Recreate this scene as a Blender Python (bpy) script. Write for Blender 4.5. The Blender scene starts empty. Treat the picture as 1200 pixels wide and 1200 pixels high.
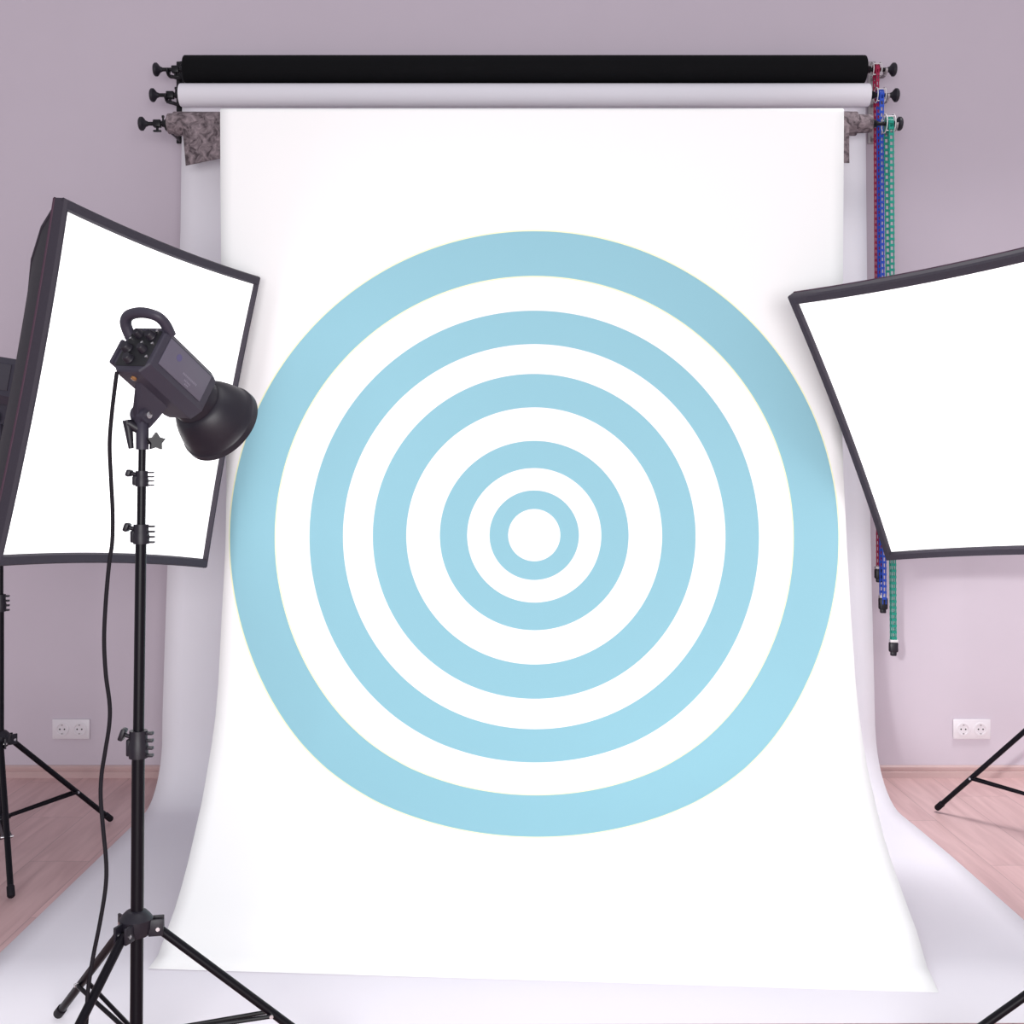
import bpy, bmesh, math, random
from mathutils import Vector, Matrix, noise

random.seed(7)
PI = math.pi
SC = bpy.context.scene
COL = SC.collection
CAM_H = 1.28          # lens height above the floor
FPX = 1400.0          # focal length in pixels of a 1200 px frame
CU, CV = 595.0, 545.0 # principal point


def at(u, v, y):
    """Point at distance y that the photograph shows at (u, v)."""
    return Vector(((u - CU) * y / FPX, y, CAM_H - (v - CV) * y / FPX))


# ------------------------------------------------------------------ materials
def new_mat(name):
    m = bpy.data.materials.new(name)
    m.use_nodes = True
    nt = m.node_tree
    b = nt.nodes['Principled BSDF']
    return m, nt, b


def simple(name, col, rough=0.5, metal=0.0, var=0.12, scale=40.0, bump=0.0, spec=0.5, coat=0.0):
    """Principled surface with a light procedural mottling."""
    m, nt, b = new_mat(name)
    N, L = nt.nodes, nt.links
    tc = N.new('ShaderNodeTexCoord')
    no = N.new('ShaderNodeTexNoise')
    no.inputs['Scale'].default_value = scale
    no.inputs['Detail'].default_value = 4
    L.new(tc.outputs['Object'], no.inputs['Vector'])
    mx = N.new('ShaderNodeMix')
    mx.data_type = 'RGBA'
    mx.inputs[6].default_value = (*[c * (1 - var) for c in col], 1)
    mx.inputs[7].default_value = (*[min(1, c * (1 + var)) for c in col], 1)
    L.new(no.outputs['Fac'], mx.inputs[0])
    L.new(mx.outputs[2], b.inputs['Base Color'])
    b.inputs['Roughness'].default_value = rough
    b.inputs['Metallic'].default_value = metal
    b.inputs['Specular IOR Level'].default_value = spec
    b.inputs['Coat Weight'].default_value = coat
    if bump:
        bp = N.new('ShaderNodeBump')
        bp.inputs['Strength'].default_value = bump
        bp.inputs['Distance'].default_value = 0.002
        L.new(no.outputs['Fac'], bp.inputs['Height'])
        L.new(bp.outputs['Normal'], b.inputs['Normal'])
    return m


def floor_mat():
    m, nt, b = new_mat('laminate_planks')
    N, L = nt.nodes, nt.links
    tc = N.new('ShaderNodeTexCoord')
    sep = N.new('ShaderNodeSeparateXYZ')
    L.new(tc.outputs['Object'], sep.inputs[0])

    def math_(op, a, c=None):
        n = N.new('ShaderNodeMath')
        n.operation = op
        for i, s in enumerate((a, c)):
            if s is None:
                continue
            if isinstance(s, (int, float)):
                n.inputs[i].default_value = s
            else:
                L.new(s, n.inputs[i])
        return n.outputs[0]
    px = math_('DIVIDE', sep.outputs['X'], 0.193)
    idx = math_('FLOOR', px)
    fx = math_('FRACT', px)
    off = math_('MULTIPLY', math_('FRACT', math_('MULTIPLY', idx, 0.377)), 1.28)
    py = math_('DIVIDE', math_('ADD', sep.outputs['Y'], off), 1.28)
    idy = math_('FLOOR', py)
    fy = math_('FRACT', py)
    wn = N.new('ShaderNodeTexWhiteNoise')
    wn.noise_dimensions = '2D'
    cmb = N.new('ShaderNodeCombineXYZ')
    L.new(idx, cmb.inputs[0])
    L.new(idy, cmb.inputs[1])
    L.new(cmb.outputs[0], wn.inputs['Vector'])
    # grain, stretched along the plank
    vm = N.new('ShaderNodeCombineXYZ')
    L.new(math_('MULTIPLY', sep.outputs['X'], 26.0), vm.inputs[0])
    L.new(math_('ADD', math_('MULTIPLY', sep.outputs['Y'], 2.2), math_('MULTIPLY', wn.outputs['Value'], 30.0)), vm.inputs[1])
    gr = N.new('ShaderNodeTexNoise')
    gr.inputs['Scale'].default_value = 1.0
    gr.inputs['Detail'].default_value = 6
    gr.inputs['Distortion'].default_value = 0.6
    L.new(vm.outputs[0], gr.inputs['Vector'])
    ramp = N.new('ShaderNodeValToRGB')
    ramp.color_ramp.elements[0].position = 0.3
    ramp.color_ramp.elements[0].color = (0.53, 0.335, 0.335, 1)
    ramp.color_ramp.elements[1].position = 0.7
    ramp.color_ramp.elements[1].color = (0.68, 0.46, 0.455, 1)
    L.new(gr.outputs['Fac'], ramp.inputs[0])
    hsv = N.new('ShaderNodeHueSaturation')
    L.new(ramp.outputs[0], hsv.inputs['Color'])
    L.new(math_('ADD', math_('MULTIPLY', wn.outputs['Value'], 0.12), 0.94), hsv.inputs['Value'])
    # seams
    sx = math_('LESS_THAN', math_('ABSOLUTE', math_('SUBTRACT', fx, 0.5)), 0.492)
    sy = math_('LESS_THAN', math_('ABSOLUTE', math_('SUBTRACT', fy, 0.5)), 0.4985)
    seam = math_('ADD', math_('MULTIPLY', math_('MULTIPLY', sx, sy), 0.25), 0.75)
    mul = N.new('ShaderNodeMix')
    mul.data_type = 'RGBA'
    mul.blend_type = 'MULTIPLY'
    mul.inputs[0].default_value = 1
    L.new(hsv.outputs[0], mul.inputs[6])
    L.new(seam, mul.inputs[7])
    L.new(mul.outputs[2], b.inputs['Base Color'])
    b.inputs['Roughness'].default_value = 0.42
    b.inputs['Specular IOR Level'].default_value = 0.35
    return m


RING_BLUE = (0.292, 0.555, 0.648, 1)


def print_mat():
    """White cloth with printed concentric rings, laid out in metres on the cloth."""
    m, nt, b = new_mat('printed_cloth')
    N, L = nt.nodes, nt.links
    uv = N.new('ShaderNodeUVMap')
    uv.uv_map = 'metres'
    ln = N.new('ShaderNodeVectorMath')
    ln.operation = 'LENGTH'
    L.new(uv.outputs[0], ln.inputs[0])
    ramp = N.new('ShaderNodeValToRGB')
    cr = ramp.color_ramp
    cr.interpolation = 'CONSTANT'
    W = (0.95, 0.95, 0.95, 1)
    B = RING_BLUE
    Y = (0.93, 0.93, 0.62, 1)
    S = 372.0
    stops = [(0, W), (30.5, B), (51.5, W), (78, B), (109.5, W), (149, B), (188.5, W), (223, B), (262.3, Y), (263.0, W),
             (302.2, Y), (303.2, B), (356.0, Y), (357.0, W)]
    cr.elements[0].position = 0
    cr.elements[0].color = W
    cr.elements[1].position = stops[1][0] / S
    cr.elements[1].color = stops[1][1]
    for p, c in stops[2:]:
        e = cr.elements.new(p / S)
        e.color = c
    L.new(ln.outputs['Value'], ramp.inputs[0])
    L.new(ramp.outputs[0], b.inputs['Base Color'])
    b.inputs['Roughness'].default_value = 0.9
    b.inputs['Specular IOR Level'].default_value = 0.1
    return m


def muslin_mat():
    m, nt, b = new_mat('mottled_muslin')
    N, L = nt.nodes, nt.links
    tc = N.new('ShaderNodeTexCoord')
    no = N.new('ShaderNodeTexNoise')
    no.inputs['Scale'].default_value = 36
    no.inputs['Detail'].default_value = 5
    no.inputs['Distortion'].default_value = 1.2
    L.new(tc.outputs['Object'], no.inputs['Vector'])
    r = N.new('ShaderNodeValToRGB')
    r.color_ramp.elements[0].position = 0.36
    r.color_ramp.elements[0].color = (0.070, 0.050, 0.058, 1)
    r.color_ramp.elements[1].position = 0.72
    r.color_ramp.elements[1].color = (0.33, 0.26, 0.28, 1)
    L.new(no.outputs['Fac'], r.inputs[0])
    L.new(r.outputs[0], b.inputs['Base Color'])
    b.inputs['Roughness'].default_value = 0.85
    return m


def glow_mat(name, strength):
    m, nt, b = new_mat(name)
    b.inputs['Base Color'].default_value = (0.9, 0.9, 0.9, 1)
    b.inputs['Emission Color'].default_value = (1, 0.985, 0.99, 1)
    b.inputs['Emission Strength'].default_value = strength
    b.inputs['Roughness'].default_value = 0.9
    return m


M = {
    'wall': simple('lavender_grey_plaster', (0.555, 0.485, 0.555), 0.92, var=0.02, scale=6, bump=0.03, spec=0.2),
    'floor': floor_mat(),
    'board': simple('pinkish_oak_trim', (0.50, 0.345, 0.345), 0.5, var=0.1, scale=14),
    'paper': simple('white_seamless_paper', (0.81, 0.778, 0.835), 0.85, var=0.01, scale=5, spec=0.2),
    'black_paper': simple('black_seamless_paper', (0.005, 0.005, 0.006), 0.8, var=0.1, scale=20, spec=0.12),
    'print': print_mat(),
    'muslin': muslin_mat(),
    'core': simple('cardboard_core', (0.30, 0.24, 0.24), 0.8, var=0.1),
    'metal': simple('black_painted_metal', (0.006, 0.005, 0.008), 0.4, metal=0.0, var=0.15, spec=0.3),
    'tube': simple('black_anodised_tube', (0.004, 0.003, 0.006), 0.36, metal=0.0, var=0.1, spec=0.18),
    'plastic': simple('black_moulded_plastic', (0.012, 0.010, 0.017), 0.45, var=0.12, bump=0.05, scale=300, spec=0.4),
    'body': simple('charcoal_flash_housing', (0.034, 0.030, 0.047), 0.48, var=0.08, bump=0.05, scale=400, spec=0.4),
    'label': simple('grey_violet_label', (0.105, 0.095, 0.130), 0.45, var=0.05),
    'label_dark': simple('charcoal_label', (0.040, 0.036, 0.050), 0.45, var=0.05),
    'ink': simple('pale_lettering', (0.19, 0.175, 0.225), 0.6, var=0.03),
    'inkblue': simple('blue_emblem', (0.088, 0.078, 0.17), 0.6, var=0.03),
    'dark': simple('dark_recess', (0.006, 0.006, 0.009), 0.6),
    'orange': simple('orange_fuse_cap', (0.26, 0.12, 0.04), 0.4),
    'fabric': simple('black_softbox_fabric', (0.020, 0.017, 0.026), 0.7, var=0.18, bump=0.12, scale=120),
    'hem': simple('black_hem_binding', (0.030, 0.024, 0.038), 0.7, var=0.15, bump=0.1, scale=200),
    'piping': simple('wine_piping', (0.05, 0.016, 0.038), 0.6),
    'rubber': simple('black_rubber', (0.006, 0.004, 0.008), 0.7, spec=0.25),
    'chrome': simple('bright_steel', (0.62, 0.60, 0.62), 0.25, metal=1.0, var=0.03),
    'grey': simple('grey_zinc', (0.40, 0.36, 0.38), 0.45, metal=0.5, var=0.05),
    'clear': simple('pale_plastic_guard', (0.66, 0.62, 0.64), 0.35, var=0.03),
    'white_plastic': simple('white_socket_plastic', (0.70, 0.65, 0.70), 0.35, var=0.01),
    'red': simple('red_chain_plastic', (0.34, 0.012, 0.06), 0.35, var=0.06),
    'blue': simple('blue_chain_plastic', (0.02, 0.075, 0.50), 0.35, var=0.06),
    'green': simple('green_chain_plastic', (0.004, 0.23, 0.17), 0.35, var=0.06),
    'glow': glow_mat('lit_white_diffuser', 1.25),
    'silver': simple('silver_reflector_lining', (0.75, 0.75, 0.77), 0.3, metal=1.0, var=0.03),
    'bulb': simple('frosted_flash_tube', (0.85, 0.83, 0.78), 0.3, var=0.02),
}


# ------------------------------------------------------------------ mesh builder
class MB:
    def __init__(self):
        self.v, self.f, self.uv = [], [], None

    def add(self, verts, faces):
        o = len(self.v)
        self.v += [tuple(p) for p in verts]
        self.f += [tuple(i + o for i in f) for f in faces]
        return self

    def box(self, size, mat=None, bevel=0.0, seg=2):
        bm = bmesh.new()
        bmesh.ops.create_cube(bm, size=1.0)
        bmesh.ops.scale(bm, vec=Vector(size), verts=bm.verts)
        if bevel:
            bmesh.ops.bevel(bm, geom=list(bm.edges), offset=bevel, segments=seg, affect='EDGES', profile=0.5)
        if mat is not None:
            bmesh.ops.transform(bm, matrix=mat, verts=bm.verts)
        bm.verts.index_update()
        self.add([v.co.copy() for v in bm.verts], [[v.index for v in f.verts] for f in bm.faces])
        bm.free()
        return self

    def boxat(self, c, size, bevel=0.0):
        return self.box(size, Matrix.Translation(Vector(c)), bevel)

    def tube(self, pts, rad, n=14, cap=True, flat=None):
        """Round tube along a polyline; rad is a number or one per point."""
        pts = [Vector(p) for p in pts]
        if not isinstance(rad, (list, tuple)):
            rad = [rad] * len(pts)
        T = []
        for i in range(len(pts)):
            a = pts[max(0, i - 1)]
            c = pts[min(len(pts) - 1, i + 1)]
            d = (c - a)
            T.append(d.normalized() if d.length > 1e-9 else Vector((0, 0, 1)))
        ref = Vector((0, 0, 1)) if abs(T[0].z) < 0.9 else Vector((1, 0, 0))
        x = (ref - T[0] * ref.dot(T[0])).normalized()
        V, F = [], []
        for i, p in enumerate(pts):
            x = (x - T[i] * x.dot(T[i])).normalized()
            y = T[i].cross(x)
            for k in range(n):
                a = 2 * PI * k / n
                ex, ey = (1, 1) if flat is None else flat
                V.append(p + (x * (math.cos(a) * ex) + y * (math.sin(a) * ey)) * rad[i])
        for i in range(len(pts) - 1):
            for k in range(n):
                k2 = (k + 1) % n
                F.append((i * n + k, i * n + k2, (i + 1) * n + k2, (i + 1) * n + k))
        if cap:
            F.append(tuple(reversed(range(n))))
            F.append(tuple((len(pts) - 1) * n + k for k in range(n)))
        return self.add(V, F)

    def lathe(self, prof, mat=None, n=32, close=False):
        """prof: (axial, radius) pairs; turned about local Y."""
        V, F = [], []
        for (a, r) in prof:
            for k in range(n):
                t = 2 * PI * k / n
                V.append(Vector((r * math.cos(t), a, r * math.sin(t))))
        m = len(prof)
        for i in range(m - 1 if not close else m):
            j = (i + 1) % m
            for k in range(n):
                k2 = (k + 1) % n
                F.append((i * n + k, i * n + k2, j * n + k2, j * n + k))
        if not close:
            if prof[0][1] > 1e-6:
                F.append(tuple(range(n)))
            if prof[-1][1] > 1e-6:
                F.append(tuple(reversed([(m - 1) * n + k for k in range(n)])))
        if mat is not None:
            V = [mat @ p for p in V]
        return self.add(V, F)

    def prism(self, poly, vec):
        """Flat polygon (3D points) swept along vec."""
        n = len(poly)
        poly = [Vector(p) for p in poly]
        vec = Vector(vec)
        V = poly + [p + vec for p in poly]
        F = [tuple(range(n)), tuple(reversed(range(n, 2 * n)))]
        F += [(i, (i + 1) % n, n + (i + 1) % n, n + i) for i in range(n)]
        return self.add(V, F)

    def grid(self, rows):
        """rows: equal-length lists of points."""
        w = len(rows[0])
        V = [p for r in rows for p in r]
        F = [(i * w + k, i * w + k + 1, (i + 1) * w + k + 1, (i + 1) * w + k)
             for i in range(len(rows) - 1) for k in range(w - 1)]
        return self.add(V, F)

    def build(self, name, mat, parent=None, angle=38, recalc=True):
        me = bpy.data.meshes.new(name)
        me.from_pydata(self.v, [], self.f)
        bm = bmesh.new()
        bm.from_mesh(me)
        if recalc:
            bmesh.ops.recalc_face_normals(bm, faces=bm.faces)
        bm.to_mesh(me)
        bm.free()
        me.shade_smooth()
        me.set_sharp_from_angle(angle=math.radians(angle))
        me.materials.append(mat)
        o = bpy.data.objects.new(name, me)
        COL.objects.link(o)
        if parent is not None:
            o.parent = parent
        return o


def tag(o, label, cat, group=None, kind=None):
    o['label'] = label
    o['category'] = cat
    if group:
        o['group'] = group
    if kind:
        o['kind'] = kind
    return o


def thing(name, label, cat, loc=(0, 0, 0), group=None):
    o = bpy.data.objects.new(name, None)
    o.empty_display_size = 0.1
    o.location = loc
    COL.objects.link(o)
    return tag(o, label, cat, group)


def frame(o, x, y, z):
    m = Matrix.Identity(4)
    for i, a in enumerate((x, y, z)):
        for k in range(3):
            m[k][i] = a[k]
    for k in range(3):
        m[k][3] = o[k]
    return m


def axis_frame(o, y):
    """Frame whose local Y runs along y."""
    y = Vector(y).normalized()
    ref = Vector((0, 0, 1)) if abs(y.z) < 0.9 else Vector((1, 0, 0))
    x = y.cross(ref).normalized()
    z = x.cross(y)
    return frame(o, x, y, z)


def lerp_table(tab, s):
    if s <= tab[0][0]:
        return tab[0][1]
    for (a, p), (b, q) in zip(tab, tab[1:]):
        if s <= b:
            return p + (q - p) * (s - a) / (b - a)
    return tab[-1][1]


def catmull(pts, per=8):
    pts = [Vector(p) for p in pts]
    out = []
    for i in range(len(pts) - 1):
        p0, p1, p2, p3 = pts[max(0, i - 1)], pts[i], pts[i + 1], pts[min(len(pts) - 1, i + 2)]
        for k in range(per):
            t = k / per
            out.append(0.5 * ((2 * p1) + (p2 - p0) * t + (2 * p0 - 5 * p1 + 4 * p2 - p3) * t * t
                              + (3 * p1 - p0 - 3 * p2 + p3) * t ** 3))
    out.append(pts[-1])
    return out


# ------------------------------------------------------------------ room
WALL_Y = 4.90


def struct(name, mb, mat):
    o = mb.build(name, mat)
    o['kind'] = 'structure'
    return o


struct('floor', MB().boxat((0, 1.2, -0.05), (8.0, 7.6, 0.1)), M['floor'])
struct('wall_back', MB().boxat((0, WALL_Y + 0.06, 1.9), (8.0, 0.12, 3.8)), M['wall'])
# skirting: stepped profile with a groove
prof = [(0, 0), (-0.016, 0), (-0.016, 0.024), (-0.011, 0.027), (-0.013, 0.030), (-0.013, 0.044), (-0.007, 0.050), (0, 0.050)]
struct('baseboard_back', MB().prism([(-4, WALL_Y + a, z) for a, z in prof], (8, 0, 0)), M['board'])


def outlet(cx, cz, label):
    t = thing('power_outlet', label, 'power outlet', (cx, WALL_Y, cz), 'double wall outlets')
    MB().boxat((0, -0.005, 0), (0.153, 0.010, 0.081), 0.003).build('cover_plate', M['white_plastic'], t)
    for s in (-1, 1):
        mt = Matrix.Translation((s * 0.0355, -0.0102, 0)) @ Matrix.Rotation(PI, 4, 'Z')
        so = MB().lathe([(-0.0005, 0.0285), (0.0020, 0.0285), (0.0030, 0.0265), (0.0022, 0.0205), (-0.0003, 0.0195), (-0.0003, 0.0)],
                        mt, 36).build('socket', M['white_plastic'], t)
        for k in (-1, 1):
            h = MB()
            h.lathe([(0, 0.0032), (0.0009, 0.0032), (0.0009, 0)],
                    Matrix.Translation((s * 0.0355 + k * 0.0095, -0.0100, 0)) @ Matrix.Rotation(PI, 4, 'Z'), 14)
            h.build('pin_hole', M['dark'], so)
            MB().boxat((s * 0.0355, -0.0125, k * 0.0175), (0.006, 0.003, 0.005), 0.0008).build('earth_clip', M['grey'], so)
    return t


p = at(84, 854, WALL_Y)
outlet(p.x, p.z, 'white double socket on the wall behind the left tripod')
p = at(1138, 854, WALL_Y)
outlet(p.x, p.z, 'white double socket on the wall right of the white paper sweep')

# ------------------------------------------------------------------ roll rack on the wall
BLK_Y, WHT_Y, MUS_Y = 4.715, 4.690, 4.585
BLK = at(0, 81.5, BLK_Y).z
WHT = at(0, 111.5, WHT_Y).z
MUS = at(0, 145, MUS_Y).z


def ux(u, y):
    return (u - CU) * y / FPX


def bracket(name, x, arms, label, mat):
    t = thing(name, label, 'wall bracket', (x, WALL_Y, 0))
    pl = MB()
    pl.boxat((0, -0.005, 2.765), (0.032, 0.010, 0.335), 0.002)
    for k in (-0.145, -0.05, 0.05, 0.145):
        pl.lathe([(0, 0.006), (0.004, 0.005), (0.005, 0)], Matrix.Translation((0, -0.010, 2.765 + k)) @ Matrix.Rotation(PI, 4, 'Z'), 12)
    pl.build('back_plate', mat, t)
    for (dx, y, z) in arms:
        yy = y - WALL_Y
        a = MB()
        path = [(0, -0.008, z + 0.018), (dx * 0.6, yy * 0.5, z), (dx, yy + 0.03, z - 0.017), (dx, yy, z - 0.018)]
        a.tube(catmull(path, 6), 0.0075, 10, flat=(1, 0.8))
        # open hook cradling the spindle
        hook = [(dx, yy + 0.016 * math.cos(q), z + 0.016 * math.sin(q)) for q in [PI * (1.0 + 1.05 * k / 12) for k in range(13)]]
        a.tube(hook, 0.006, 10)
        a.build('hook_arm', mat, t)
    return t


bracket('roll_bracket', ux(212, WALL_Y), [(0, BLK_Y, BLK), (0, WHT_Y, WHT), (0.030, MUS_Y, MUS)],
        'black three hook wall bracket at the left ends of the rolls', M['metal'])
bracket('roll_bracket', ux(1021, WALL_Y), [(0, BLK_Y, BLK), (0, WHT_Y, WHT), (0, MUS_Y, MUS)],
        'grey three hook wall bracket at the chain end of the rolls', M['grey'])


def spindle(root, side, x_roll, x_knob, y, z, detailed):
    """Expander that plugs into the roll's core; a mushroom knob at its outer end."""
    mb = MB()
    s = side
    mb.tube([(x_roll, y, z), (x_knob, y, z)], 0.0075, 14)
    L = abs(x_knob - x_roll)
    mb.lathe([(0, 0.026), (0.012, 0.026), (0.016, 0.018), (0.026, 0.013), (0.030, 0.013)],
             axis_frame((x_roll - s * 0.002, y, z), (s, 0, 0)), 20)
    if detailed:
        xc = x_roll + s * min(0.048, L * 0.45)
        mb.boxat((xc, y, z), (0.030, 0.026, 0.028), 0.004)
        mb.tube([(xc, y, z - 0.012), (xc, y, z - 0.026)], 0.005, 10)
        mb.boxat((xc, y, z - 0.028), (0.030, 0.012, 0.007), 0.002)
        mb.tube([(xc + s * -0.022, y, z), (xc + s * -0.022, y, z + 0.026)], 0.0035, 8)
        mb.boxat((xc + s * -0.022, y, z + 0.027), (0.010, 0.008, 0.010), 0.002)
    sp = mb.build('spindle', M['metal'], root)
    k = MB().lathe([(-0.024, 0.009), (-0.016, 0.012), (-0.010, 0.020), (-0.004, 0.0265), (0.004, 0.0265), (0.009, 0.022), (0.012, 0.010), (0.012, 0)],
                   axis_frame((x_knob, y, z), (s, 0, 0)), 24)
    k.build('knob', M['plastic'], sp)
    return sp


def roll_mesh(x0, x1, y, z, r):
    mb = MB()
    n = 40
    V = []
    mb.lathe([(0, 0.024), (0, r * 0.97), (0.003, r), (x1 - x0 - 0.003, r), (x1 - x0, r * 0.97), (x1 - x0, 0.024)],
             axis_frame((x0, y, z), (1, 0, 0)), n, close=True)
    return mb


def core_mesh(x0, x1, y, z):
    return MB().lathe([(0, 0.0195), (0, 0.0238), (x1 - x0, 0.0238), (x1 - x0, 0.0195)], axis_frame((x0, y, z), (1, 0, 0)), 28, close=True)


def sprocket(root, x, y, z, mat, R):
    mb = MB().lathe([(-0.012, 0.009), (-0.012, R), (-0.010, R + 0.003), (-0.007, R - 0.004), (0.007, R - 0.004), (0.010, R + 0.003), (0.012, R), (0.012, 0.009)],
                    axis_frame((x, y, z), (1, 0, 0)), 24, close=True)
    mb.build('sprocket', mat, root)
    g = MB()
    G = R + 0.009
    ring = [(x, y + G * math.cos(2 * PI * k / 28), z + G * math.sin(2 * PI * k / 28)) for k in range(29)]
    g.tube([(px + 0.016, py, pz) for px, py, pz in ring], 0.0022, 8, cap=False)
    g.tube([(px - 0.016, py, pz) for px, py, pz in ring], 0.0022, 8, cap=False)
    for q in (0.6, 2.5, 4.2):
        c = (y + G * math.cos(q), z + G * math.sin(q))
        g.tube([(x - 0.016, *c), (x + 0.016, *c)], 0.0022, 8)
    g.build('chain_guard', M['clear'], root)


# black roll
X0, X1 = ux(217, BLK_Y), ux(1013, BLK_Y)
r = thing('paper_roll', 'black seamless paper roll topmost on the wall rack', 'paper roll', (0, 0, 0))
roll_mesh(X0, X1, BLK_Y, BLK, 0.0545).build('paper', M['black_paper'], r)
core_mesh(X0 - 0.002, X1 + 0.004, BLK_Y, BLK).build('core_tube', M['core'], r)
spindle(r, -1, X0 + 0.01, ux(183, BLK_Y), BLK_Y, BLK, True)
spindle(r, 1, X1 - 0.004, ux(1047, BLK_Y), BLK_Y, BLK, False)
CH_R = ux(1026.5, BLK_Y)
sprocket(r, CH_R, BLK_Y, BLK, M['red'], 0.018)

# white roll with its long sweep
X0, X1 = ux(211.5, WHT_Y), ux(1018, WHT_Y)
WR = 0.0455
w = thing('paper_backdrop', 'white seamless paper unrolled from the middle roll down the wall and over the floor', 'paper backdrop', (0, 0, 0))
w['kind'] = 'thing'
roll_mesh(X0, X1, WHT_Y, WHT, WR - 0.001).build('paper_roll', M['paper'], w)
core_mesh(X0 - 0.003, X1 + 0.003, WHT_Y, WHT).build('core_tube', M['core'], w)
spindle(w, -1, X0 + 0.008, ux(179, WHT_Y), WHT_Y, WHT, True)
spindle(w, 1, X1 - 0.004, ux(1050, WHT_Y), WHT_Y, WHT, False)
CH_B = ux(1031.2, WHT_Y)
sprocket(w, CH_B, WHT_Y, WHT, M['blue'], 0.020)
# sheet profile (y, z): leaves the roll at its front, hangs, sweeps out over the floor
prof = [(WHT_Y + WR * math.cos(q), WHT + WR * math.sin(q)) for q in (1.2, 0.8, 0.4, 0.0)]
prof += [(4.727, 2.5), (4.715, 2.2), (4.69, 1.7), (4.66, 1.2), (4.632, 0.8), (4.608, 0.5), (4.595, 0.32), (4.594, 0.28)]
c = Vector((4.594 - 0.24, 0.244))
for k in range(1, 11):
    q = PI / 2 * k / 10
    prof.append((c.x + 0.24 * math.cos(q), c.y - 0.24 * math.sin(q)))
prof += [(4.2, 0.0030), (3.9, 0.0025), (3.5, 0.0025), (3.1, 0.0025), (2.731, 0.0025)]
LX = [(0, -1.290), (0.7, -1.292), (1.6, -1.318), (2.5, -1.328), (3.2, -1.329), (5, -1.329)]
RX = [(0, 1.418), (0.7, 1.416), (1.6, 1.411), (2.5, 1.412), (3.0, 1.440), (3.3, 1.449), (5, 1.449)]
rows, s = [], 0
for i, (y, z) in enumerate(prof):
    if i:
        s += math.hypot(y - prof[i - 1][0], z - prof[i - 1][1])
    a, b = lerp_table(LX, s), lerp_table(RX, s)
    rows.append([Vector((a + (b - a) * k / 40, y + (0.014 * (k / 40 - 0.5) if i == len(prof) - 1 else 0), z)) for k in range(41)])
sh = MB().grid(rows).build('paper_sheet', M['paper'], w, 80)
sm = sh.modifiers.new('thickness', 'SOLIDIFY')
sm.thickness = 0.0012
sm.offset = 0

# mottled cloth roll
X0, X1 = ux(205, MUS_Y), ux(1003, MUS_Y)
MR = 0.0450
f = thing('fabric_roll', 'mottled grey brown cloth roll lowest on the wall rack', 'fabric roll', (0, 0, 0))
mb = MB()
n, segs = 44, 70
V = []
rr = []
for i in range(segs + 1):
    x = X0 + (X1 - X0) * i / segs
    row = []
    for k in range(n + 1):
        q = 2 * PI * k / n
        rad = MR + 0.0022 * noise.noise(Vector((x * 9, math.cos(q) * 1.5, math.sin(q) * 1.5)))
        row.append(Vector((x, MUS_Y + rad * math.cos(q), MUS + rad * math.sin(q))))
    row[-1] = row[0].copy()
    rr.append(row)
mb.grid(rr)
for i in (0, segs):
    ring = rr[i][:-1]
    ctr = [Vector((ring[0].x, MUS_Y, MUS))]
    mb.add(ring + ctr, [(k, (k + 1) % n, n) for k in range(n)])
mb.build('cloth_wrap', M['muslin'], f, 60)
MB().tube([(ux(197.5, MUS_Y), MUS_Y, MUS), (X0 + 0.01, MUS_Y, MUS)], [0.038, 0.040], 28).build('core_sleeve', M['muslin'], f)
MB().tube([(X1 - 0.01, MUS_Y, MUS), (ux(1021, MUS_Y), MUS_Y, MUS)], [0.036, 0.034], 28).build('core_sleeve', M['muslin'], f)
# hanging flap
rows = []
fx0, fx1 = ux(217.5, MUS_Y), ux(991.5, MUS_Y)
for i in range(13):
    t_ = i / 12
    row = []
    for k in range(81):
        h = k / 80
        x = fx0 + (fx1 - fx0) * h + 0.010 * t_ * (1 - h)
        bottom = 0.158 - 0.05 * math.sin(min(1, h * 9) * PI / 2) * (1 - h) + 0.0 * h + 0.008 * math.sin(h * 30)
        z = MUS - 0.012 - t_ * bottom
        y = MUS_Y - MR + 0.0005 + 0.006 * math.sin(h * 46 + t_ * 2) * t_ * t_ + 0.004 * t_
        row.append(Vector((x, y, z)))
    rows.append(row)
fl = MB().grid(rows).build('hanging_flap', M['muslin'], f, 80)
sm = fl.modifiers.new('thickness', 'SOLIDIFY')
sm.thickness = 0.0015
sm.offset = 0
spindle(f, -1, ux(199, MUS_Y), ux(166, MUS_Y), MUS_Y, MUS, True)
spindle(f, 1, ux(1019, MUS_Y), ux(1054, MUS_Y), MUS_Y, MUS, False)
CH_G = ux(1041.5, MUS_Y)
sprocket(f, CH_G, MUS_Y, MUS, M['green'], 0.026)


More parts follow.
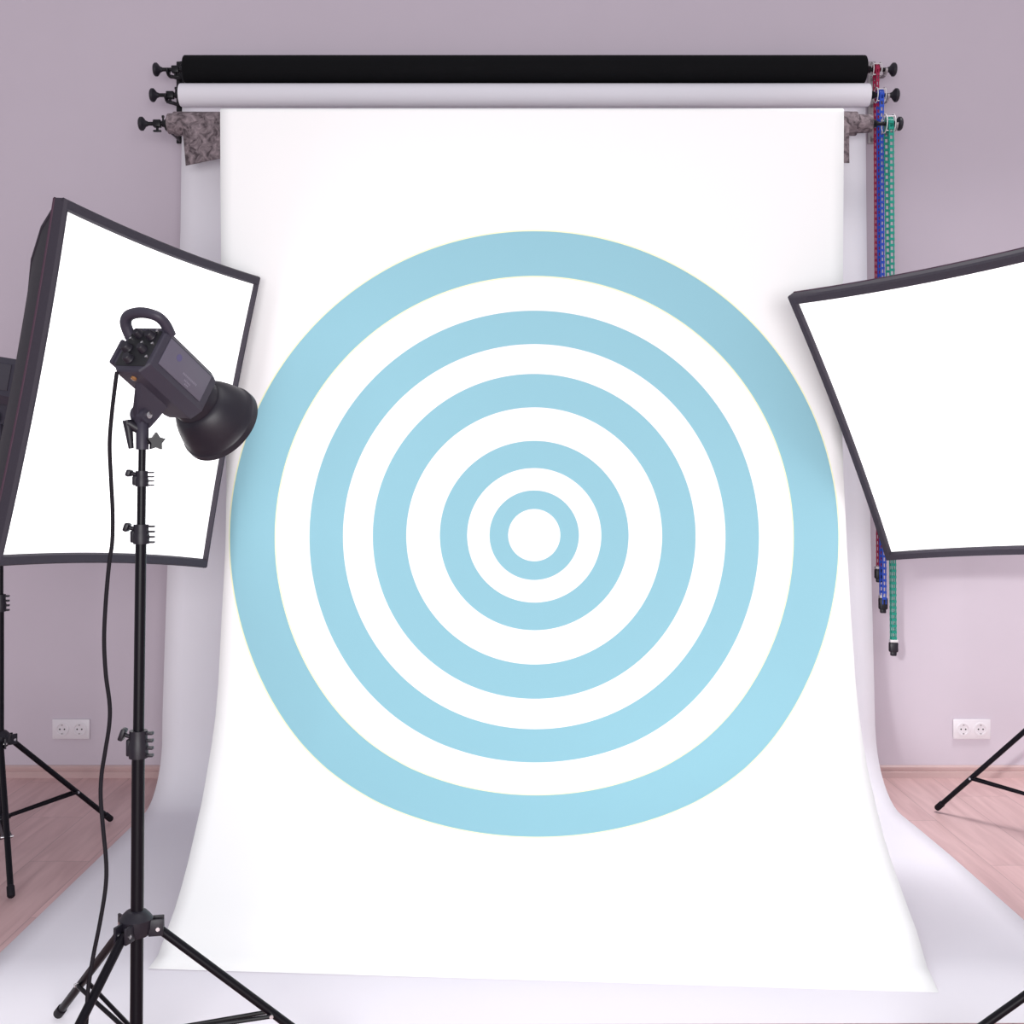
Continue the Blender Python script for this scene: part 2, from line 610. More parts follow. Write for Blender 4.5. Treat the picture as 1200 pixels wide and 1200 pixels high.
def chain(x, y, z, gap, v_end, mat, label, drift, weight_v, R0, W, fall, low):
    """Closed loop of flat plastic ladder chain over a sprocket, a black weight in the bottom bend."""
    t = thing('pull_chain', label, 'pull chain', (x, y, z))
    zb = CAM_H - (v_end - CV) * y / FPX - z      # bottom of the loop, relative
    mb = MB()
    pitch = 0.0235
    # path in local (dx, dy, dz): up one side, over the sprocket, down the other
    for side in (-1, 1):
        npit = int((-zb) / pitch)
        for i in range(npit):
            z0 = -i * pitch
            z1 = z0 - pitch
            q = [i / npit, (i + 1) / npit]
            pos = []
            for h in q:
                dx = -side * gap * 0.5 + drift * h
                dy = side * (R0 * max(low, 1 - h * fall))
                pos.append((dx, dy))
            for e in (-1, 1):
                mb.tube([(pos[0][0] + e * (W / 2 - 0.0026), pos[0][1], z0), (pos[1][0] + e * (W / 2 - 0.0026), pos[1][1], z1)], 0.0027, 6)
            mb.boxat((pos[0][0], pos[0][1], z0), (W, 0.0055, 0.0098))
    # over the top
    m = 9
    for i in range(m):
        q0 = PI * i / m
        q1 = PI * (i + 1) / m
        for e in (-1, 1):
            mb.tube([(e * (W / 2 - 0.0026), R0 * math.cos(q0), R0 * math.sin(q0)), (e * (W / 2 - 0.0026), R0 * math.cos(q1), R0 * math.sin(q1))], 0.0027, 6)
        mb.box((W, 0.0055, 0.0098), Matrix.Translation((0, R0 * math.cos(q0), R0 * math.sin(q0))) @ Matrix.Rotation(q0, 4, 'X'))
    mb.build('chain_loop', mat, t)
    wz = CAM_H - (weight_v - CV) * y / FPX - z
    wt = MB()
    wt.boxat((drift, 0, (wz + zb) / 2 - 0.001), (0.033, 0.026, abs(zb - wz)), 0.006)
    wt.boxat((drift, 0, zb - 0.006), (0.022, 0.018, 0.018), 0.004)
    wt.build('chain_weight', M['plastic'], t)
    MB().boxat((drift, 0, wz + 0.003), (0.030, 0.024, 0.010), 0.002).build('weight_collar', M['clear'], t)
    return t


chain(CH_R, BLK_Y, BLK, 0.003, 678, M['red'], 'red ladder pull chain hanging from the topmost black roll', 0.012, 666, 0.018, 0.0135, 9.0, 0.42)
chain(CH_B, WHT_Y, WHT, 0.003, 714, M['blue'], 'blue ladder pull chain hanging from the white roll with black weight', 0.012, 700, 0.020, 0.0175, 6.0, 0.6)
chain(CH_G, MUS_Y, MUS, 0.003, 764, M['green'], 'green ladder pull chain hanging lowest with black weight at its end', 0.018, 752, 0.026, 0.0195, 0.9, 0.2)

# ------------------------------------------------------------------ printed backdrop on its own stand
CL_Y = 3.763
TOP = at(0, 126, CL_Y).z
# (v in photo, distance, left u, right u)
edge = [(126, 3.763, 258, 989), (200, 3.763, 258.3, 988.6), (300, 3.763, 259, 988), (400, 3.765, 261.5, 987.4), (500, 3.766, 264, 986.8),
        (560, 3.765, 265.5, 988.5), (600, 3.762, 265, 990.5), (640, 3.757, 264.3, 992.2), (680, 3.749, 262.3, 994.7), (720, 3.737, 260, 997.2),
        (760, 3.719, 258, 1000), (800, 3.694, 256, 1002.7), (840, 3.656, 252.5, 1007), (870, 3.617, 248.5, 1011.3), (900, 3.566, 243.5, 1016.5),
        (940, 3.484, 236.5, 1025.5), (980, 3.391, 227.5, 1035.5), (1010, 3.318, 220.5, 1045), (1040, 3.244, 212.5, 1055.5), (1065, 3.183, 205, 1064.5),
        (1090, 3.118, 196, 1074)]
rows = []
# pocket round the crossbar, starting behind it
BAR_R = 0.0125
bx, bz = CL_Y + BAR_R + 0.0015, TOP - BAR_R - 0.0015
rad = BAR_R + 0.0015
xl, xr = (258 - CU) * CL_Y / FPX, (989 - CU) * CL_Y / FPX
prof_top = [(bx + rad, bz - 0.05)] + [(bx + rad * math.cos(PI * k / 10), bz + rad * math.sin(PI * k / 10)) for k in range(11)]
NX = 48
for (y, z) in prof_top:
    rows.append([Vector((xl + (xr - xl) * k / NX, y, z)) for k in range(NX + 1)])
for (v, y, a, b) in edge[1:]:
    pa, pb = at(a, v, y), at(b, v, y)
    rows.append([pa.lerp(pb, k / NX) for k in range(NX + 1)])
# the end lies on the floor paper, its front edge slightly askew
zf = 0.0065
ya, yb = CAM_H * FPX / (1138 - CV), CAM_H * FPX / (1166 - CV)
ea, eb = at(174, 1138, ya), at(1100, 1166, yb)
last = rows[-1]
end = [Vector((ea.x + (eb.x - ea.x) * k / NX, ea.y + (eb.y - ea.y) * k / NX, zf)) for k in range(NX + 1)]
for t_ in (0.5, 1.0):
    mid = []
    for k in range(NX + 1):
        q = last[k].lerp(end[k], t_)
        if t_ < 1:
            q.z = zf + (last[k].z - zf) * 0.22
        mid.append(q)
    rows.append(mid)
mb = MB().grid(rows)
cloth = mb.build('printed_backdrop', M['print'], None, 80)
me = cloth.data
uvl = me.uv_layers.new(name='metres')
RC = at(626, 627, CL_Y)
# arc length down the middle, measured from the ring centre's height
mid = [r_[NX // 2] for r_ in rows]
arc = [0.0]
for a_, b_ in zip(mid, mid[1:]):
    arc.append(arc[-1] + (b_ - a_).length)
ref = None
for i in range(len(mid) - 1):
    if mid[i].z >= RC.z >= mid[i + 1].z and i > 12:
        ref = arc[i] + (arc[i + 1] - arc[i]) * (mid[i].z - RC.z) / (mid[i].z - mid[i + 1].z)
        break
for lp in me.loops:
    i, k = divmod(lp.vertex_index, NX + 1)
    uvl.data[lp.index].uv = (rows[i][k].x - RC.x, ref - arc[i])
sm = cloth.modifiers.new('thickness', 'SOLIDIFY')
sm.thickness = 0.0012
sm.offset = 0
tag(cloth, 'white hanging backdrop printed with pale blue concentric rings, trailing onto the floor', 'printed backdrop', None, 'thing')

bs = thing('backdrop_stand', 'black crossbar stand hidden behind the blue ringed backdrop holding it up', 'backdrop stand', (0, bx, 0))
bs['kind'] = 'thing'
MB().tube([(xl + 0.01, 0, bz), (xr - 0.01, 0, bz)], BAR_R, 18).build('crossbar', M['metal'], bs)
for x in (xl + 0.14, xr - 0.14):
    MB().tube([(x, 0.020, 0.012), (x, 0.020, 1.2), (x, 0.020, 1.2), (x, 0.020, bz - 0.02)], [0.015, 0.015, 0.012, 0.012], 16).build('upright', M['metal'], bs)
    b_ = MB()
    b_.boxat((x, 0.10, 0.010), (0.05, 0.44, 0.012), 0.003)
    b_.boxat((x, 0.020, 0.022), (0.07, 0.07, 0.016), 0.003)
    b_.build('base_foot', M['metal'], bs)
    h_ = MB()
    h_.boxat((x, 0.018, bz - 0.026), (0.036, 0.030, 0.022), 0.004)
    h_.build('bar_saddle', M['plastic'], bs)


# ------------------------------------------------------------------ light stands
def light_stand(name, x, y, phi, hub_z, spread, top_z, collars, label, lean=0.0, radii=(0.0130, 0.0110, 0.0088, 0.0075), joint=0.63):
    t = thing(name, label, 'light stand', (x, y, 0))

    def px(z):
        return lean * max(0.0, z - hub_z)
    r0, r1, r2, r3 = radii
    c3, c2, c1 = collars        # bottom to top
    MB().tube([(0, 0, 0.06), (px(c3), 0, c3 + 0.005)], r0, 20).build('lower_tube', M['tube'], t)
    MB().tube([(px(c3), 0, c3), (px(c2), 0, c2 + 0.004)], r1, 20).build('middle_tube', M['tube'], t)
    MB().tube([(px(c2), 0, c2), (px(c1), 0, c1 + 0.004)], r2, 20).build('upper_tube', M['tube'], t)
    MB().tube([(px(c1), 0, c1), (px(top_z), 0, top_z)], r3, 18).build('top_tube', M['tube'], t)
    for (zc, rr_, hh) in ((c3, r0 + 0.006, 0.056), (c2, r1 + 0.005, 0.040), (c1, r2 + 0.004, 0.032)):
        xx = px(zc)
        cl = MB()
        cl.lathe([(-hh / 2, rr_ * 0.92), (-hh / 2, rr_), (-hh * 0.1, rr_ * 1.08), (hh * 0.1, rr_ * 0.96), (hh / 2, rr_ * 0.96), (hh / 2, rr_ * 0.86)],
                 axis_frame((xx, 0, zc), (0, 0, 1)), 22)
        cl.boxat((xx - rr_ * 0.9, 0, zc - hh * 0.12), (0.013, 0.018, hh * 0.62), 0.003)
        # grip teeth on the right-hand side
        for k in range(4):
            zz = zc + hh * (0.40 - 0.27 * k)
            cl.boxat((xx + rr_ + 0.004, 0, zz), (0.015, 0.012, hh * 0.11), 0.001)
        co = cl.build('clamp_collar', M['plastic'], t)
        kn = MB()
        kn.tube([(xx - rr_ * 0.7, 0, zc + hh * 0.25), (xx - rr_ - 0.012, 0, zc + hh * 0.36)], 0.0045, 10)
        kn.box((0.010, 0.024, hh * 0.45), Matrix.Translation((xx - rr_ - 0.013, 0, zc + hh * 0.36)) @ Matrix.Rotation(0.35, 4, 'Y'), 0.003)
        kn.build('wing_knob', M['plastic'], co)
    # hub
    hb = MB()
    hb.lathe([(-0.026, r0 + 0.003), (-0.022, 0.026), (-0.006, 0.033), (0.012, 0.034), (0.020, 0.028), (0.027, r0 + 0.008), (0.030, r0 + 0.001)],
             axis_frame((0, 0, hub_z), (0, 0, 1)), 28)
    for k in range(3):
        a = phi + 2 * PI * k / 3
        d = Vector((math.cos(a), math.sin(a), 0))
        n_ = Vector((-d.y, d.x, 0))
        for e in (-1, 1):
            hb.box((0.030, 0.006, 0.034), frame(d * 0.040 + n_ * (e * 0.0125) + Vector((0, 0, hub_z - 0.006)), d, n_, Vector((0, 0, 1))), 0.002)
    ho = hb.build('leg_hub', M['plastic'], t)
    for k in range(3):
        sc = MB()
        a = phi + 2 * PI * k / 3
        d = Vector((math.cos(a), math.sin(a), 0))
        n_ = Vector((-d.y, d.x, 0))
        p0 = d * 0.044 + Vector((0, 0, hub_z - 0.008))
        sc.tube([p0 - n_ * 0.018, p0 + n_ * 0.018], 0.0042, 10)
        sc.build('pivot_bolt', M['chrome'], ho)
    zb = hub_z * 0.33
    bc = MB()
    bc.lathe([(-0.016, r0 + 0.001), (-0.014, r0 + 0.006), (0.012, r0 + 0.007), (0.016, r0 + 0.001)], axis_frame((0, 0, zb), (0, 0, 1)), 22)
    for k in range(3):
        a = phi + 2 * PI * k / 3
        d = Vector((math.cos(a), math.sin(a), 0))
        n_ = Vector((-d.y, d.x, 0))
        bc.box((0.022, 0.014, 0.016), frame(d * (r0 + 0.012) + Vector((0, 0, zb)), d, n_, Vector((0, 0, 1))), 0.002)
    bc.build('brace_collar', M['plastic'], t)
    for k in range(3):
        a = phi + 2 * PI * k / 3
        d = Vector((math.cos(a), math.sin(a), 0))
        n_ = Vector((-d.y, d.x, 0))
        p0 = d * 0.040 + Vector((0, 0, hub_z - 0.008))
        p1 = d * (spread - 0.012) + Vector((0, 0, 0.0165))
        leg = MB().tube([p0, p1], 0.0092, 14).build('leg', M['tube'], t)
        e = (p1 - p0).normalized()
        MB().tube([p1 - e * 0.030, p1 - e * 0.028, p1 + e * 0.002, p1 + e * 0.006], [0.0098, 0.0115, 0.0115, 0.0085], 14).build('rubber_foot', M['rubber'], leg)
        q = p0.lerp(p1, joint)
        br = MB()
        br.tube([d * (r0 + 0.014) + n_ * 0.0055 + Vector((0, 0, zb)), q + n_ * 0.012 - Vector((0, 0, 0.004))], 0.0048, 8)
        br.tube([d * (r0 + 0.014) - n_ * 0.0055 + Vector((0, 0, zb)), q - n_ * 0.012 - Vector((0, 0, 0.004))], 0.0048, 8)
        bo = br.build('brace', M['tube'], t)
        MB().tube([q - n_ * 0.0185 - Vector((0, 0, 0.003)), q + n_ * 0.0185 - Vector((0, 0, 0.003))], 0.0042, 10).build('joint_bolt', M['chrome'], bo)
    return t


S_Y = 2.45


def sz(v, y=S_Y):
    return CAM_H - (v - CV) * y / FPX


FX = ux(159.5, S_Y)
HUB = sz(1083)
front_stand = light_stand('light_stand', FX, S_Y, math.radians(12), HUB, 0.42, sz(512), (sz(872), sz(626), sz(561)),
                          'black tripod light stand in front holding the bare flash head', lean=0.0128)
light_stand('light_stand', ux(1340, S_Y), S_Y, math.radians(168), HUB, 0.42, sz(512), (sz(872), sz(626), sz(561)),
            'black tripod light stand at the bottom right corner, one leg showing', joint=0.82)


# ------------------------------------------------------------------ flash heads
def flash_head(name, fr, pole_top, label, reflector=True, k=1.0, label_mat='label'):
    """fr: frame of the housing (X = label side, Y = beam, Z = up)."""
    t = thing(name, label, 'flash head', (0, 0, 0))
    t.matrix_world = Matrix.Translation(fr.translation)
    inv = Matrix.Translation(-fr.translation)
    A = inv @ fr @ Matrix.Scale(k, 4)

    def place(mb):
        mb.v = [tuple(A @ Vector(p)) for p in mb.v]
        return mb
    W, ZT, ZB = 0.1056, 0.0525, -0.0575      # half-heights above and below the beam axis
    YR, YF = -0.0850, 0.0920                 # rear and front of the housing
    H = -2 * ZB
    bd = MB()
    # housing: bevelled section, drawn in slightly at the rear
    sec = [(W / 2, ZT - 0.013), (W / 2 - 0.013, ZT), (-W / 2 + 0.013, ZT), (-W / 2, ZT - 0.013),
           (-W / 2, ZB + 0.020), (-W / 2 + 0.020, ZB), (W / 2 - 0.020, ZB), (W / 2, ZB + 0.020)]
    rings = [(YR, 0.92), (YR + 0.003, 0.97), (YR + 0.014, 1.0), (YF - 0.018, 1.0), (YF - 0.004, 0.95), (YF, 0.86)]
    V, F = [], []
    ns = len(sec)
    for (yy, s_) in rings:
        V += [(sx * s_, yy, z_ * s_) for sx, z_ in sec]
    for i in range(len(rings) - 1):
        for j in range(ns):
            F.append((i * ns + j, i * ns + (j + 1) % ns, (i + 1) * ns + (j + 1) % ns, (i + 1) * ns + j))
    F.append(tuple(range(ns)))
    F.append(tuple((len(rings) - 1) * ns + j for j in range(ns)))
    bd.add(V, F)
    # rear lip, left cheek
    bd.boxat((-W / 2 - 0.003, YR + 0.018, -0.010), (0.010, 0.044, 0.058), 0.004)
    place(bd).build('housing', M['body'], t, 30)
    lb = MB().boxat((W / 2 + 0.0008, -0.0007, 0.006), (0.003, 0.136, 0.0616), 0.001)
    lo = place(lb).build('side_label', M[label_mat], t)
    ink = MB()
    for (yy, zz, l_) in ((0.022, -0.003, 0.050), (0.018, -0.013, 0.022), (0.020, -0.019, 0.015)):
        m_ = int(l_ / 0.0042)
        for i in range(m_):
            ink.boxat((W / 2 + 0.0024, yy - l_ / 2 + i * 0.0042, zz), (0.0006, 0.0026, 0.0045 if zz > -0.01 else 0.0034))
    place(ink).build('lettering', M['ink'], lo)
    em = MB().lathe([(0, 0.0075), (0.0006, 0.0075), (0.0006, 0)], axis_frame((W / 2 + 0.0021, -0.030, 0.016), (1, 0, 0)), 18)
    place(em).build('emblem', M['inkblue'], lo)
    # rear control panel
    bp = MB().boxat((0, YR + 0.001, -0.001), (0.084, 0.006, 0.086), 0.003)
    bo = place(bp).build('control_panel', M['dark'], t)
    for (kx, kz, kr) in ((0.022, 0.026, 0.0115), (-0.014, 0.030, 0.0100), (-0.026, -0.004, 0.0125), (0.018, -0.006, 0.0100), (-0.006, -0.030, 0.0115)):
        kb = MB().lathe([(0, kr), (0.004, kr), (0.006, kr * 0.86), (0.014, kr * 0.80), (0.016, kr * 0.66), (0.016, 0)],
                        axis_frame((kx, YR - 0.001, kz), (0, -1, 0)), 18)
        place(kb).build('dial', M['plastic'], bo)
    for (kx, kz) in ((0.034, 0.010), (0.036, -0.022), (0.004, 0.012), (-0.034, 0.022), (0.030, 0.040)):
        bt = MB().lathe([(0, 0.0035), (0.004, 0.0032), (0.005, 0)], axis_frame((kx, YR - 0.001, kz), (0, -1, 0)), 12)
        place(bt).build('button', M['chrome'], bo)
    # carrying handle arching off the rear top edge
    hp = catmull([(0.044, -0.066, 0.046), (0.044, -0.092, 0.056), (0.036, -0.112, 0.059), (0.004, -0.122, 0.060), (-0.034, -0.117, 0.057),
                  (-0.049, -0.104, 0.046), (-0.048, -0.078, 0.030)], 6)
    place(MB().tube(hp, 0.0118, 14, flat=(0.85, 1.0))).build('carry_handle', M['body'], t)
    place(MB().lathe([(0, 0.0060), (0.005, 0.0056), (0.006, 0)], axis_frame((0.002, -0.064, ZB + 0.001), (0, 0, -1)), 16)).build('fuse_cap', M['orange'], t)
    # front mount
    mr = MB().lathe([(0.086, 0.050), (0.092, 0.052), (0.112, 0.052), (0.115, 0.048), (0.115, 0.030)], None, 36)
    place(mr).build('mount_ring', M['plastic'], t)
    if reflector:
        rf = MB().lathe([(0.110, 0.044), (0.112, 0.054), (0.120, 0.0625), (0.133, 0.0705), (0.149, 0.0775), (0.167, 0.0835), (0.183, 0.0868), (0.186, 0.0905),
                         (0.200, 0.0915), (0.202, 0.0890), (0.200, 0.0865)], None, 56)
        rf.f = rf.f[:-2]
        ro = place(rf).build('reflector', M['plastic'], t, 40)
        ri = MB().lathe([(0.2005, 0.0862), (0.183, 0.0835), (0.158, 0.0765), (0.134, 0.066), (0.120, 0.053), (0.117, 0.03), (0.117, 0.0)], None, 48)
        ri.f = ri.f[:-1]
        place(ri).build('silver_lining', M['silver'], ro, 60)
        place(MB().tube([(0.03 * math.cos(q), 0.138, 0.03 * math.sin(q)) for q in [2 * PI * i / 20 for i in range(20)]], 0.0045, 8)).build('flash_tube', M['bulb'], ro)
    # tilt bracket between housing and stand spigot
    pt = inv @ Vector(pole_top)
    hold = MB()
    hold.lathe([(-0.026, 0.0105), (-0.026, 0.0128), (0.030, 0.0128), (0.034, 0.010), (0.034, 0)], axis_frame(pt + Vector((0, 0, 0)), (0, 0, 1)), 20)
    ax = Vector((A[0][1], A[1][1], A[2][1])).normalized()
    up = Vector((A[0][2], A[1][2], A[2][2])).normalized()
    rt = Vector((A[0][0], A[1][0], A[2][0])).normalized()
    pv = pt + Vector((0, 0, 0.046))
    base = up * (ZB * k + 0.004)
    thick = 0.016
    b0, b1 = base - ax * 0.050, base + ax * 0.040
    lug = [pv - ax * 0.020 - up * 0.004, b0, b1, pv + ax * 0.034 + up * 0.010, pv + ax * 0.026 - up * 0.016, pv - up * 0.022]
    hold.prism([q - rt * thick / 2 for q in lug], rt * thick)
    hold.tube([pv - rt * 0.018, pv + rt * 0.018], 0.017, 20)
    hold.build('tilt_bracket', M['body'], t)
    sd = MB()
    sd.lathe([(0, 0.0075), (0.003, 0.0075), (0.004, 0)], axis_frame(pv + rt * 0.018, rt), 16)
    sd.build('pivot_cap', M['chrome'], t)
    lv = MB()
    p0 = pt + Vector((-0.008, -0.002, 0.020))
    lv.tube([p0 - Vector((0, 0, 0.004)), p0 + Vector((-0.018, -0.004, 0.008))], 0.0095, 12)
    lv.tube([p0 + Vector((-0.022, -0.004, 0.014)), p0 + Vector((-0.018, -0.004, -0.006)), p0 + Vector((-0.013, -0.004, -0.044))], [0.009, 0.0085, 0.0055], 12)
    lv.build('tilt_lever', M['plastic'], t)
    kn = MB()
    p1 = pt + Vector((0.011, 0, -0.010))
    kn.tube([p1, p1 + Vector((0.014, 0, 0))], 0.005, 10)
    star = []
    for i in range(10):
        q = 2 * PI * i / 10 + 0.3
        rad_ = 0.0195 if i % 2 == 0 else 0.0115
        star.append(p1 + Vector((0.016 + 0.35 * rad_ * math.cos(q), rad_ * 0.3 * math.cos(q) - 0.004, rad_ * math.sin(q))) + Vector((0.55 * rad_ * math.cos(q), 0, 0)))
    kn.prism(star, (0.008, -0.014, 0))
    kn.build('locking_knob', M['metal'], t)
    return t


hfr = frame(Vector((-0.7022, S_Y, 1.4701)), Vector((0.8670, -0.4944, -0.0619)), Vector((0.3971, 0.7607, -0.5135)), Vector((0.3010, 0.4206, 0.8558)))
pole_top = Vector((FX + 0.0128 * (sz(512) - HUB), S_Y, sz(512)))
flash_head('flash_head', hfr, pole_top, 'bare flash head with round black reflector on the front stand')

# ------------------------------------------------------------------ cable
cp = [(137, 436, 2.36), (134.5, 455, 2.355), (131, 485, 2.36), (128.5, 520, 2.37), (130, 560, 2.38), (132, 600, 2.38), (131.5, 635, 2.38), (128, 660, 2.38), (124, 705, 2.38),
      (122, 750, 2.38), (124, 790, 2.38), (128.5, 825, 2.38), (128, 850, 2.38), (123, 882, 2.38), (119, 908, 2.38), (118, 935, 2.37), (121, 972, 2.36),
      (124.5, 1012, 2.35), (123.5, 1042, 2.34), (117, 1082, 2.33), (109, 1122, 2.32), (103, 1162, 2.31), (101, 1200, 2.30)]
pts = [at(*q) for q in cp]
e = pts[-1]
pts += [Vector((e.x - 0.005, e.y - 0.03, 0.08)), Vector((e.x - 0.02, e.y - 0.08, 0.025)), Vector((e.x - 0.05, e.y - 0.16, 0.0055)), Vector((e.x - 0.20, e.y - 0.40, 0.0050)),
        Vector((e.x - 0.45, e.y - 0.62, 0.0050))]
cb = MB().tube(catmull(pts, 5), 0.0042, 10).build('power_cable', M['rubber'])
tag(cb, 'thin black power cable dangling from the bare flash head beside its stand', 'cable')


# ------------------------------------------------------------------ softboxes
def softbox(name, c, X, Nn, Z, w, h, depth, label, prof, hem_x=0.018, hem_z=0.022):
    """c = centre of the front; X right, Nn facing, Z up."""
    c, X, Nn, Z = (Vector(q) for q in (c, X, Nn, Z))
    t = thing(name, label, 'softbox', c)

    def P(a, b, back):
        return X * a + Z * b - Nn * back
    BOW = 0.012
    NS = 14

    def outline(s, back, bow, inset=0.0, round_=0.0, inset_z=None):
        """Closed loop of a rectangle (scaled s) with edges bowed in; round_ blends to a circle."""
        pts_ = []
        hw, hh = w / 2 * s - inset, h / 2 * s - (inset if inset_z is None else inset_z)
        cs = [(-hw, hh), (hw, hh), (hw, -hh), (-hw, -hh)]
        for i in range(4):
            (x0, z0), (x1, z1) = cs[i], cs[(i + 1) % 4]
            nx, nz = [(0, -1), (-1, 0), (0, 1), (1, 0)][i]
            for j in range(NS):
                q = j / NS
                bb = bow * 4 * q * (1 - q)
                x_, z_ = x0 + (x1 - x0) * q + nx * bb, z0 + (z1 - z0) * q + nz * bb
                if round_:
                    ang = math.atan2(z_, x_)
                    rr_ = 0.078
                    x_, z_ = x_ * (1 - round_) + rr_ * math.cos(ang) * round_, z_ * (1 - round_) + rr_ * math.sin(ang) * round_
                pts_.append(P(x_, z_, back))
        return pts_

    def loft(loops, closed=False):
        mb_ = MB()
        n_ = len(loops[0])
        V_ = [p_ for l_ in loops for p_ in l_]
        F_ = []
        m_ = len(loops)
        for i in range(m_ if closed else m_ - 1):
            i2 = (i + 1) % m_
            for j in range(n_):
                j2 = (j + 1) % n_
                F_.append((i * n_ + j, i * n_ + j2, i2 * n_ + j2, i2 * n_ + j))
        return mb_.add(V_, F_)
    outer = [outline(s, b_ * depth, BOW * s, 0.0, rd) for (b_, s, rd) in prof]
    inner = [outline(s, b_ * depth, BOW * s, 0.004, rd) for (b_, s, rd) in reversed(prof)]
    loft(outer + inner, True).build('fabric_shell', M['fabric'], t, 32)
    # front hem: a folded black binding standing a little proud
    hem = loft([outline(1.0, 0.026, BOW, -0.0015), outline(1.0, -0.004, BOW, -0.0025), outline(1.0, -0.012, BOW, 0.002), outline(1.0, -0.012, BOW, hem_x, 0, hem_z),
                outline(1.0, -0.004, BOW, hem_x + 0.004, 0, hem_z + 0.004), outline(1.0, 0.026, BOW, hem_x - 0.001, 0, hem_z - 0.001)], True)
    hem.build('front_hem', M['hem'], t, 30)
    pip = MB()
    lp = outline(1.0, 0.030, BOW, 0.0)
    pip.tube(lp + [lp[0]], 0.0035, 8, cap=False)
    pip.build('piping', M['piping'], t)
    # seams along the four corner rods
    for i in range(4):
        se = MB().tube([l_[i * NS] for l_ in outer], 0.0045, 8)
        se.build('corner_rod', M['hem'], t)
    # diffuser, slack towards its middle
    rows_ = []
    G = 24
    for i in range(G + 1):
        row_ = []
        for j in range(G + 1):
            a, b_ = i / G, j / G
            bx_ = BOW * 4 * b_ * (1 - b_)
            bz_ = BOW * 4 * a * (1 - a)
            hx, hz = w / 2 - hem_x, h / 2 - hem_z
            x_ = -hx + bx_ + (2 * hx - 2 * bx_) * a
            z_ = -hz + bz_ + (2 * hz - 2 * bz_) * b_
            row_.append(P(x_, z_, 0.004 + 0.012 * math.sin(PI * a) * math.sin(PI * b_)))
        rows_.append(row_)
    d_ = MB().grid(rows_).build('diffuser', M['glow'], t, 80)
    sm_ = d_.modifiers.new('thickness', 'SOLIDIFY')
    sm_.thickness = 0.002
    sm_.offset = 0
    rg = MB().lathe([(0, 0.060), (0, 0.084), (0.014, 0.086), (0.020, 0.080), (0.020, 0.060)],
                    frame(-Nn * (depth - 0.004), X, -Nn, Z), 32, close=True)
    rg.build('speed_ring', M['metal'], t)
    return t


PROF = [(0.0, 1.0, 0.0), (0.10, 0.965, 0.0), (0.30, 0.86, 0.0), (0.52, 0.70, 0.0), (0.70, 0.54, 0.05), (0.85, 0.38, 0.25), (1.0, 0.20, 1.0)]


def orient(n, z):
    n = Vector(n).normalized()
    z = Vector(z)
    z = (z - n * z.dot(n)).normalized()
    x = (-n).cross(z)
    return x, n, z


def offset_arm(stand, base, p_from, p_to):
    """Short extension from the stand's top to the point under the lamp."""
    o = Vector((base.x, base.y, 0))
    a_, b_ = Vector(p_from) - o, Vector(p_to) - o
    m_ = MB().tube([a_ + Vector((0, 0, -0.03)), a_ + Vector((0, 0, 0.02))], 0.017, 18)
    m_.tube([a_, b_ + (b_ - a_).normalized() * 0.02], 0.0125, 16)
    m_.build('extension_arm', M['tube'], stand)


K = 1.22
BACK = 0.115
# left
kl = 0.918
lc = Vector((-1.1022, 3.6, 0.1839)) * kl + Vector((0, 0, CAM_H))
X, Nn, Z = orient((0.909, -0.3855, -0.157), (0.1773, 0.0174, 0.984))
DL = 0.40 * kl
softbox('softbox', lc, X, Nn, Z, 0.909 * kl, 0.9915 * kl, DL, 'lit rectangular softbox on the left behind the bare flash head', PROF, 0.008, 0.022)
hcL = lc - Nn * (DL + BACK * K)
LP = Vector((-1.658, 3.90, 0))
tip = Vector((hcL.x - 0.02, hcL.y + 0.01, hcL.z - 0.155))
top = Vector((LP.x, LP.y, tip.z - 0.03))
st = light_stand('light_stand', LP.x, LP.y, math.radians(57), 0.385, 0.45, top.z + 0.01, (0.83, 1.05, 1.22),
                 'black tripod light stand under the left softbox, cut by the photo edge')
offset_arm(st, LP, top - Vector((0, 0, 0.005)), tip - Vector((0, 0, 0.03)))
flash_head('flash_head', frame(hcL, Nn.cross(Z), Nn, Z), tip, 'dark flash head at the back of the left softbox', False, K, 'label_dark')

# right
kr = 0.935
rc = Vector((1.40467, 3.60417, 0.13868)) * kr + Vector((0, 0, CAM_H))
X, Nn, Z = orient((-0.594, -0.6247, -0.5068), (-0.4102, -0.3067, 0.8589))
softbox('softbox', rc, X, Nn, Z, 0.90 * kr, 0.992 * kr, DL, 'lit rectangular softbox on the right tilted downwards', PROF)
hcR = rc - Nn * (DL + BACK * K)
RP = Vector((1.85, 4.10, 0))
tip = Vector((hcR.x + 0.01, hcR.y + 0.01, hcR.z - 0.165))
top = Vector((RP.x, RP.y, tip.z - 0.03))
foot = at(1095, 951, CAM_H * FPX / (951 - CV))
ang = math.atan2(foot.y - RP.y, foot.x - RP.x)
spr = math.hypot(foot.y - RP.y, foot.x - RP.x)
st = light_stand('light_stand', RP.x, RP.y, ang, 0.400, spr, top.z + 0.01, (0.86, 1.12, 1.34),
                 'black tripod light stand under the right softbox, its leg reaching toward the paper')
offset_arm(st, RP, top - Vector((0, 0, 0.005)), tip - Vector((0, 0, 0.03)))
flash_head('flash_head', frame(hcR, Nn.cross(Z), Nn, Z), tip, 'flash head behind the right softbox beyond the frame', False, K, 'label_dark')

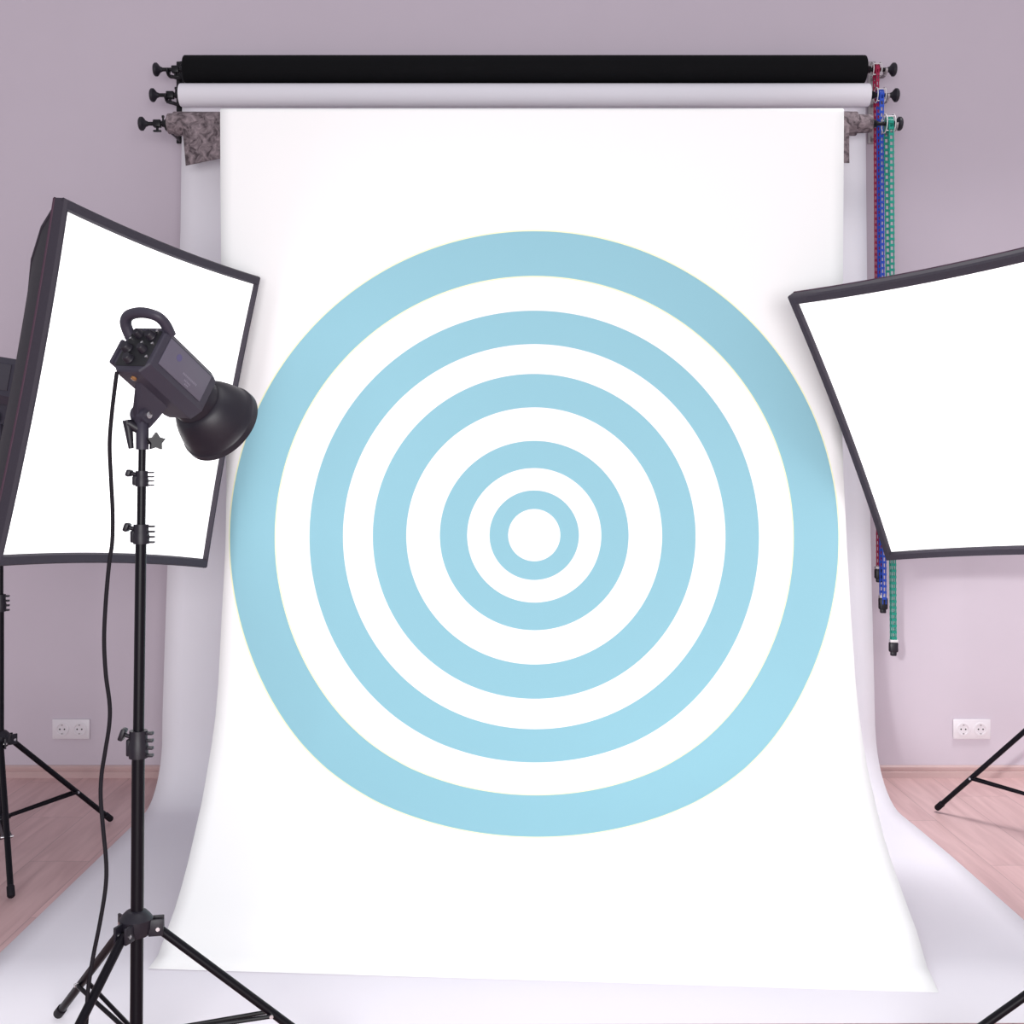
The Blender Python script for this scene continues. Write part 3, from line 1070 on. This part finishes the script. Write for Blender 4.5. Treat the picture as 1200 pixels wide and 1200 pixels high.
# ------------------------------------------------------------------ light
wd = bpy.data.worlds.new('World')
SC.world = wd
wd.use_nodes = True
bg = wd.node_tree.nodes['Background']
bg.inputs[0].default_value = (0.95, 0.93, 1.0, 1)
bg.inputs[1].default_value = 0.52


def area(name, loc, target, sx, sy, power, col=(1, 1, 1)):
    l = bpy.data.lights.new(name, 'AREA')
    l.shape = 'RECTANGLE'
    l.size, l.size_y = sx, sy
    l.energy = power
    l.color = col
    o = bpy.data.objects.new(name, l)
    COL.objects.link(o)
    o.location = loc
    o.rotation_euler = (Vector(target) - Vector(loc)).to_track_quat('-Z', 'Y').to_euler()
    return o


area('front_fill', (0.1, -2.4, 1.3), (0.1, 3.7, 1.1), 3.2, 1.8, 220)  # no window here: unseen fill added behind the camera for even light on the backdrop
cl = area('overhead_fill', (1.9, 3.95, 3.5), (1.9, 3.9501, 0.0), 1.2, 0.6, 17)  # unseen overhead fill, added to lift the right floor and paper
cl.data.spread = math.radians(76)
c2 = area('overhead_fill', (0.3, 2.2, 3.6), (0.3, 2.2001, 0.0), 2.4, 1.2, 8)  # second added overhead fill, unseen, brightens the floor sweep in front
c2.data.spread = math.radians(100)
sp = bpy.data.lights.new('wall_patch_spot', 'SPOT')  # added spot beside the camera, no flash stands there; brightens the lower right wall
sp.energy = 480
sp.color = (0.97, 1.0, 0.96)
sp.spot_size = math.radians(13)
sp.spot_blend = 0.6
sp.shadow_soft_size = 0.06
so = bpy.data.objects.new('wall_patch_spot', sp)
COL.objects.link(so)
so.location = (-0.5, -0.2, 1.55)
so.rotation_euler = (Vector((2.06, 4.75, 0.42)) - so.location).to_track_quat('-Z', 'Y').to_euler()

# ------------------------------------------------------------------ camera
cam = bpy.data.cameras.new('camera')
cam.sensor_width = 36.0
cam.lens = 36.0 * FPX / 1200.0
cam.shift_x = (600 - CU) / 1200.0
cam.shift_y = -(600 - CV) / 1200.0
co = bpy.data.objects.new('camera', cam)
co.location = (0, 0, CAM_H)
co.rotation_euler = (PI / 2, 0, 0)
COL.objects.link(co)
SC.camera = co

SC.view_settings.view_transform = 'Standard'
SC.view_settings.look = 'None'
SC.view_settings.gamma = 1.0
SC.view_settings.exposure = 0.0
SC.view_settings.use_curve_mapping = False
